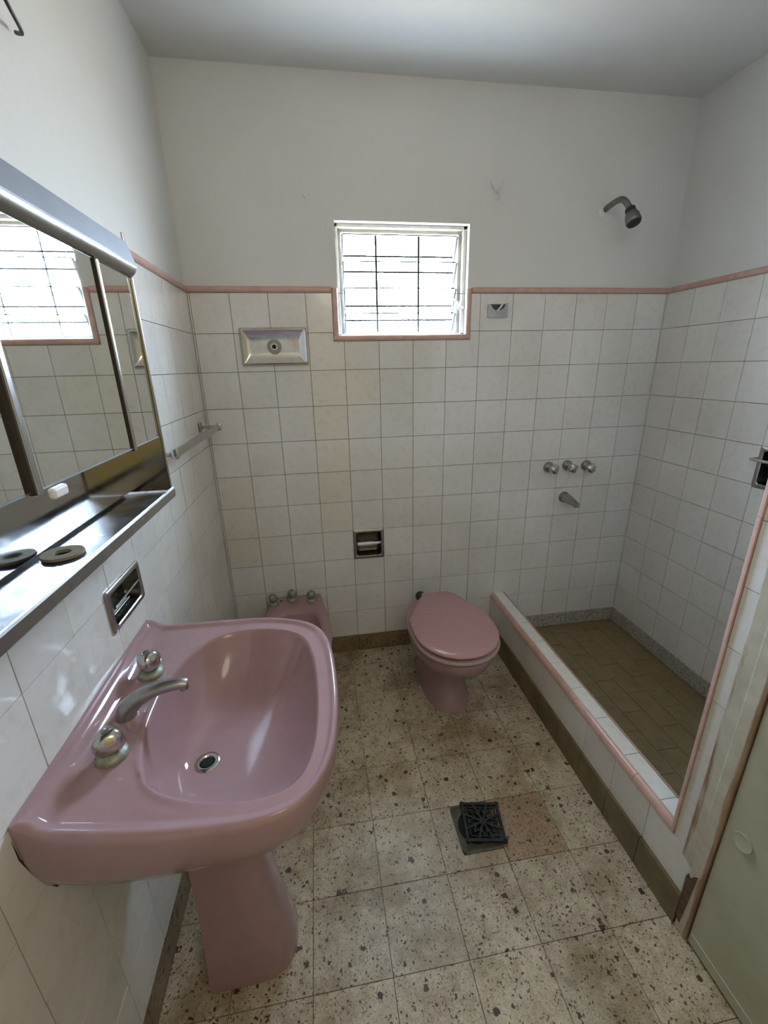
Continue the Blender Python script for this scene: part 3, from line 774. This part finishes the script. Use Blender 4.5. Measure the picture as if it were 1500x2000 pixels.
# cornice: pale metal box with a rolled lower edge
co = [(XL + .001, 1.665), (XL + .001, 1.712), (XM - .004, 1.712), (XM + .001, 1.709), (XM + .013, 1.668), (XM + .012, 1.6655)]
mp('light_cornice', loft([[Vector((x, y, z)) for x, z in co] for y in (MY0 - .004, MY1)]), 'brushed', smooth=30)
ro = [(XM + .0125, 1.6652), (XM + .0135, 1.664), (XM + .0125, 1.660), (XM + .009, 1.653), (XM + .003, 1.647), (XM - .004, 1.644), (XM - .03, 1.644), (XM - .03, 1.6652)]
mp('cornice_roll', loft([[Vector((x, y, z)) for x, z in ro] for y in (MY0 - .004, MY1)]), 'steel_dark', smooth=50)
mp('cornice_bracket', bx(XM - .004, XM + .001, MY0 - .012, MY0 - .005, 1.700, 1.725, .0008), 'chrome')
for (ya, yb_, xx) in ((MY0 - .007, -1.046, XM - .004), (-1.056, -1.362, XM - .001), (-1.374, -1.69, XM - .004)):
    m_ = mp('mirror_door', bx(xx - .004, xx, yb_, ya, 1.315, 1.645), 'mirror')
    mp('mirror_edge', bx(xx - .0045, xx + .0006, yb_, ya, 1.3125, 1.3148), 'brushed', m_)
for ya, yb_ in ((-1.046, -1.056), (-1.362, -1.374)):
    mp('mirror_stile', bx(XM - .006, XM + .004, yb_, ya, 1.308, 1.645, .002, 2), 'steel')
    mp('stile_gap', bx(XM - .006, XM + .0025, yb_ - .003, yb_, 1.31, 1.645), 'dirty_gap')
mp('door_pull', bx(XM - .001, XM + .010, -1.352, -1.318, 1.296, 1.312, .004, 3), 'white_plastic')
ws = tag(link('rubber_washer', lathe([(.0125, 0), (.030, 0), (.0305, .0015), (.030, .005), (.0125, .005), (.0125, 0)], (0, 0, 0), (0, 0, 1), 36, cap=False), 'fibre_washer', smooth=40),
         'flat grey-brown ring washer lying on the cabinet shelf', 'washer')
ws.location = (.040, -1.255, 1.1785); ws.rotation_euler = (0, .012, .3)

# ------------------------------------------------------------------ towel bar
tb = thing('towel_bar', 'chrome towel bar on the left wall beside the mirror cabinet', 'towel rail', (XL, -.41, 1.24)); O_ = Vector((XL, -.41, 1.24))
for y, z in ((-.126, 1.241), (-.715, 1.238)):
    link('rosette', sub(bx(XL, XL + .007, y - .014, y + .014, z - .020, z + .020, .0035, 2), O_), 'chrome_dull', tb, smooth=40)
    link('post', sub(tube([(XL + .004, y, z), (.055, y, z)], .0055, 12), O_), 'chrome_dull', tb, smooth=40)
link('bar', sub(loft([[Vector((x, y, z)) for x, z in [(.066 + .0035 * a, 1.240 + .012 * b) for a, b in ((-1, -1), (1, -1), (1.6, 0), (1, 1), (-1, 1))]] for y in (-.126 + .008, -.715 + .01)]), O_), 'steel', tb, smooth=30)
for y in (-.126, -.712):
    link('end_cap', sub(bx(.057, .076, y - .009, y + .009, 1.225, 1.254, .004, 2), O_), 'chrome', tb, smooth=40)

# ------------------------------------------------------------------ soap dish let into the left wall
def niche(name, label, cat, O, U, V, N, w, h, depth, frame=.012, mat='chrome_dull', inner='recess_steel', rib=True, out=.006):
    O, U, V, N = Vector(O), Vector(U), Vector(V), Vector(N)
    t = thing(name, label, cat, O)
    def rr(w_, h_, r, d, n=5):
        pts = []
        for cx_, cy_, a0 in ((w_ / 2 - r, h_ / 2 - r, 0), (-w_ / 2 + r, h_ / 2 - r, 90), (-w_ / 2 + r, -h_ / 2 + r, 180), (w_ / 2 - r, -h_ / 2 + r, 270)):
            for k in range(n + 1):
                a = math.radians(a0 + 90 * k / n); pts.append(U * (cx_ + r * math.cos(a)) + V * (cy_ + r * math.sin(a)) + N * d)
        return pts
    link('rim', loft([rr(w, h, .006, 0), rr(w, h, .006, out * .6), rr(w - .005, h - .005, .006, out), rr(w - 2 * frame + .004, h - 2 * frame + .004, .010, out), rr(w - 2 * frame, h - 2 * frame, .012, out * .6)], cap0=False, cap1=False), mat, t, smooth=40)
    link('recess', loft([rr(w - 2 * frame, h - 2 * frame, .012, out * .6), rr(w - 2 * frame - .006, h - 2 * frame - .006, .014, -depth * .5), rr(w - 2 * frame - .016, h - 2 * frame - .014, .014, -depth * .92), rr(w - 2 * frame - .036, h - 2 * frame - .034, .006, -depth)], cap0=False), inner, t, smooth=45)
    return t
sd = niche('soap_dish', 'small chrome soap dish let into the left wall above the basin', 'soap dish', (XL, -.998, .965), -Y, Z, X, .172, .100, .034, .013)
for k in range(3):
    link('soap_rib', tube([(-.014 - .006 * k, .045 - .002 * k, -.028), (-.014 - .006 * k, -.045 + .002 * k, -.028)], .0018, 8), 'chrome_dull', sd, smooth=60)
link('soap_lip', tube([(.004, .066, .004), (.006, -.066, .004)], .003, 8), 'chrome', sd, smooth=60)
pn = niche('paper_holder', 'square recessed chrome toilet paper holder in the back wall', 'paper holder', (.675, YB, .623), X, Z, -Y, .153, .155, .050, .015)
link('roller', tube([(-.056, -.016, .008), (.020, -.016, .008)], .0085, 16), 'white_plastic', pn, smooth=50)
link('roller_sleeve', tube([(.020, -.016, .008), (.046, -.016, .008), (.047, -.016, .008), (.056, -.016, .008)], [.0065, .0065, .0045, .0045], 16), 'white_plastic', pn, smooth=50)
link('ridge', bx(-.052, .048, .020, .030, -.022, -.014, .002, 1), 'chrome', pn, smooth=40)
for s in (-1, 1):
    link('roller_arm', bx(s * .058 - .003, s * .058 + .003, -.022, .012, 0, .016, .002, 1), 'chrome_dull', pn, smooth=40)
sn = niche('soap_holder', 'recessed chrome soap holder with grab bar on the right shower wall', 'soap dish', (XR, -.688, 1.070), Y, Z, -X, .150, .156, .050, .016)
link('grab_bar', tube(bez([(.0, .078, .030), (-.026, .078, .030), (-.036, .066, .030), (-.036, .0, .030), (-.036, -.066, .030), (-.026, -.078, .030), (0, -.078, .030)], 4), .0062, 12), 'chrome', sn, smooth=60)
op = thing('towel_hook', 'tip of a chrome rail on the left wall above the basin corner nearest the viewer', 'towel rail', (XL, -1.62, 1.000))
link('rosette', bx(0, .006, -.018, .018, -.018, .018, .003, 2), 'chrome_dull', op, smooth=40)
link('arm', tube(bez([(.004, 0, 0), (.035, 0, .002), (.050, .015, .004), (.050, .06, .006), (.050, .122, .008)], 4), .0085, 12), 'chrome_dull', op, smooth=60)

# ------------------------------------------------------------------ chrome light plate on back wall
lp = thing('light_plate', 'rectangular tarnished chrome wall lamp base left of the window', 'lamp base', (.308, YB, 1.545)); 
def rr4(w, h, d, r=.006, n=3):
    pts = []
    for cx_, cy_, a0 in ((w / 2 - r, h / 2 - r, 0), (-w / 2 + r, h / 2 - r, 90), (-w / 2 + r, -h / 2 + r, 180), (w / 2 - r, -h / 2 + r, 270)):
        for k in range(n + 1):
            a = math.radians(a0 + 90 * k / n); pts.append(Vector((cx_ + r * math.cos(a), -d, cy_ + r * math.sin(a))))
    return pts
link('plate', loft([rr4(.272, .148, 0), rr4(.272, .148, .006), rr4(.262, .138, .015), rr4(.252, .128, .017), rr4(.235, .110, .013), rr4(.205, .062, .006), rr4(.190, .048, .0055)], cap0=False), 'chrome', lp, smooth=22)
link('putty_disc', lathe([(.030, 0), (.029, .004), (.0, .0045)], (0, -.0055, 0), (0, -1, 0), 28), 'putty', lp, smooth=40)
link('nipple', lathe([(.013, 0), (.013, .006), (.009, .006), (.009, .001), (0, .001)], (0, -.0095, 0), (0, -1, 0), 24), 'white_plastic', lp, smooth=30)
link('cable_hole', lathe([(.009, 0), (.009, .001), (0, .001)], (0, -.012, 0), (0, -1, 0), 20), 'black_hole', lp)

# ------------------------------------------------------------------ robe hook right of window
rh = thing('robe_hook', 'small square chrome robe hook on the tiles right of the window', 'hook', (1.279, YB, 1.681))
pl = [(-.046, -.029), (.046, -.029), (.046, .027), (.040, .029), (.034, .022), (.026, .008), (.014, .000), (-.012, .000), (-.024, .008), (-.034, .022), (-.046, .022)]
link('plate', loft([[Vector((x, -d, z)) for x, z in pl] for d in (.0, .006)]), 'chrome_dull', rh)
link('recess', bx(-.036, .036, -.003, .0, .0, .024), 'dark_recess', rh)
link('hook', tube(bez([(-.002, -.004, -.003), (.000, -.014, .002), (.008, -.022, .014), (.013, -.026, .028)], 4), [.006] + [.0042] * 12, 10), 'painted_hook', rh, smooth=60)

# ------------------------------------------------------------------ painted hooks in the plaster
h1 = thing('wall_hook', 'white painted double hook on the plaster right of the window', 'hook', (1.243, 0, 2.125))
link('prong', tube(bez([(-.022, -.012, .030), (-.012, -.016, .008), (.002, -.008, -.004), (.004, 0, -.006)], 4), .0032, 8), 'painted_hook', h1, smooth=60)
link('prong', tube(bez([(.026, -.016, .026), (.016, -.018, .008), (.004, -.008, -.002), (.004, 0, -.004)], 4), .0032, 8), 'painted_hook', h1, smooth=60)
link('lower_prong', tube(bez([(.004, -.002, -.002), (.014, -.010, -.014), (.012, -.018, -.030), (.000, -.022, -.034)], 4), .0030, 8), 'painted_hook', h1, smooth=60)
h2 = tag(link('wall_hook', tube(bez([(-.006, 0, .004), (-.006, -.014, -.002), (-.002, -.020, -.012), (.006, -.020, -.008)], 4), .0028, 8), 'painted_hook', smooth=60),
         'tiny white painted nail hook on the plaster left of the window', 'hook')
h2.location = (.478, 0, 2.085)
wr_ = tag(link('cable_stub', tube(bez([(XL + .0, -.905, 2.020), (XL + .010, -.915, 2.014), (XL + .022, -.935, 2.008), (XL + .030, -.985, 2.02), (XL + .030, -1.03, 2.06)], 6), .0032, 8), 'black_rubber', smooth=60),
          'black cable end poking out of the left wall above the cabinet', 'cable')

# ------------------------------------------------------------------ shower fittings
sh_ = thing('overhead_shower', 'old dull metal shower head on a bent arm high on the back wall', 'shower head', (1.741, 0, 2.072)); SO = Vector((1.741, 0, 2.072))
A = bez([(1.738, 0, 2.070), (1.739, -.04, 2.078), (1.738, -.095, 2.078), (1.742, -.125, 2.062), (1.748, -.150, 2.030)], 5)
link('arm', sub(tube(A, .0115, 14), SO), 'chrome_grey', sh_, smooth=60)
hd = Vector((.10, -.42, -.86))
link('collar', sub(lathe([(.014, -.004), (.019, 0), (.019, .016), (.015, .018)], (1.748, -.150, 2.030), hd, 20), SO), 'black_rubber', sh_, smooth=40)
link('head', sub(lathe([(.016, .014), (.022, .020), (.026, .030), (.0275, .044), (.029, .056), (.027, .060)], (1.748, -.150, 2.030), hd, 24), SO), 'chrome_grey', sh_, smooth=40)
link('spray_face', sub(lathe([(.027, 0), (.024, .006), (.0, .010)], Vector((1.748, -.150, 2.030)) + hd.normalized() * .060, hd, 24), SO), 'black_rubber', sh_, smooth=40)
link('plaster_smear', sub(lathe([(.030, 0), (.022, .003), (.012, .006)], (1.735, 0.001, 2.069), (0, -1, 0), 16, 5, .12), SO), 'painted_hook', sh_, smooth=60)
for n_, (x, z, lab, rot) in enumerate(((1.598, .961, 'leftmost of the three chrome shower taps on the back wall', .2), (1.699, .965, 'middle one of the three chrome shower taps, turned flat side out', 1.1), (1.803, .959, 'rightmost of the three chrome shower taps, nearest the shower corner', 2.2))):
    tp = thing('shower_tap', lab, 'tap', (x, YB, z), group='shower taps on the back wall')
    link('flange', lathe([(.027, 0), (.0265, .008), (.020, .018), (.013, .024), (.011, .034)], (0, 0, 0), (0, -1, 0), 26), 'chrome_dull', tp, smooth=50)
    bm = lathe([(.010, .026), (.018, .034), (.0225, .040), (.0235, .050), (.0215, .060), (.014, .066), (.0, .067)], (0, 0, 0), (.10, -1, 0), 24, 3 if n_ != 1 else 4, .10)
    bmesh.ops.rotate(bm, verts=bm.verts, cent=(0, 0, 0), matrix=Matrix.Rotation(rot, 3, 'Y'))
    link('handle', bm, 'chrome', tp, smooth=35)
sp = thing('shower_spout', 'short dull chrome water spout below the shower taps', 'spout', (1.702, YB, .797))
link('flange', lathe([(.028, 0), (.028, .006), (.024, .010)], (0, 0, 0), (0, -1, 0), 26), 'chrome_grey', sp, smooth=40)
rings = []
for y, w_, zc, hh in ((-.006, .022, .0, .022), (-.03, .0215, 0, .021), (-.06, .018, -.002, .017), (-.095, .0145, -.006, .013), (-.12, .013, -.010, .012)):
    p_ = 2 + 5 * min(1, -y / .1)
    rings.append([Vector((w_ * math.copysign(abs(math.cos(t)) ** (2 / p_), math.cos(t)), y, zc + hh * math.copysign(abs(math.sin(t)) ** (2 / p_), math.sin(t)))) for t in [2 * math.pi * k / 24 for k in range(24)]])
link('spout', loft(rings), 'chrome_dull', sp, smooth=40)

# ------------------------------------------------------------------ floor drain and its loose grate
fd = thing('floor_drain', 'open square cement floor drain with dark hole beside the brown floor tile', 'drain', (.893, -1.009, 0))
x0, x1, y0, y1 = DR; cx_, cy_ = .893, -1.009
def sq(g, z): return [Vector((x, y, z)) for x, y in ((x0 + g - cx_, y0 + g - cy_), (x1 - g - cx_, y0 + g - cy_), (x1 - g - cx_, y1 - g - cy_), (x0 + g - cx_, y1 - g - cy_))]
def circ(r, z, n=24): return [Vector((r * math.cos(t), r * math.sin(t), z)) for t in [2 * math.pi * k / n for k in range(n)]]
bm = bmesh.new(); n = 32
def sqn(g, z):
    out = []
    for k in range(n):
        t = 2 * math.pi * (k + .5) / n; c, s = math.cos(t), math.sin(t); m_ = max(abs(c), abs(s)); out.append(Vector(((x1 - x0 - 2 * g) / 2 * c / m_, (y1 - y0 - 2 * g) / 2 * s / m_, z)))
    return out
loft([sqn(-.004, -.012), sqn(-.002, .0005), sqn(.006, .0005), sqn(.009, -.003), [Vector((-.004 + .056 * math.cos(2 * math.pi * (k + .5) / n), .002 + .056 * math.sin(2 * math.pi * (k + .5) / n), -.004)) for k in range(n)]], cap0=False, cap1=False, bm=bm)
link('drain_frame', bm, 'cement', fd, smooth=30)
link('drain_hole', loft([[Vector((-.004 + .0562 * math.cos(2 * math.pi * k / 24), .002 + .0562 * math.sin(2 * math.pi * k / 24), z)) for k in range(24)] for z in (-.004, -.0048)], cap0=False), 'black_hole', fd)
gt = tag(link('drain_grate', bmesh.new(), 'iron'), 'loose square black iron drain grate with flower pattern, pushed half over the drain', 'grate')
gt.location = (.916, -1.006, .0068); gt.rotation_euler = (.0, .02, math.radians(-9))
S = .0635
bm = bmesh.new()
def bar2(p, q, w, z0=0, z1=.008):
    p, q = Vector((*p, 0)), Vector((*q, 0)); d = (q - p).normalized(); nn = Vector((-d.y, d.x, 0)) * w / 2
    loft([[v + Vector((0, 0, z)) for v in (p - nn, q - nn, q + nn, p + nn)] for z in (z0, z1)], bm=bm)
for a, b in (((-S, -S), (S, -S)), ((S, -S), (S, S)), ((S, S), (-S, S)), ((-S, S), (-S, -S))):
    c = Vector(a) * .94; d = Vector(b) * .94; ext = (d - c).normalized() * .0075
    bar2((c - ext), (d + ext), .009)
I_ = S * .74
for a, b in (((-I_, -I_), (I_, -I_)), ((I_, -I_), (I_, I_)), ((I_, I_), (-I_, I_)), ((-I_, I_), (-I_, -I_))): bar2(a, b, .0035, .001, .0065)
for k in range(16):   # outlines of eight petals, star ribs between them
    a = math.pi * k / 8; c, s = math.cos(a), math.sin(a); L = (S * .9) / max(abs(c), abs(s))
    if k % 2: bar2((c * .010, s * .010), (c * L * .99, s * L * .99), .0065, .001, .0075)
for k in range(8):
    a = math.pi * k / 4; 
    for sg in (-1, 1):
        b1 = a + sg * .33; c, s = math.cos(a), math.sin(a)
        bar2((math.cos(b1) * S * .42, math.sin(b1) * S * .42), (c * S * .80, s * S * .80), .0038, .001, .007)
lathe([(.012, 0), (.012, .0075), (.0, .0085)], (0, 0, 0), (0, 0, 1), 16, bm=bm)
bmesh.ops.recalc_face_normals(bm, faces=bm.faces); bm.to_mesh(gt.data); bm.free()
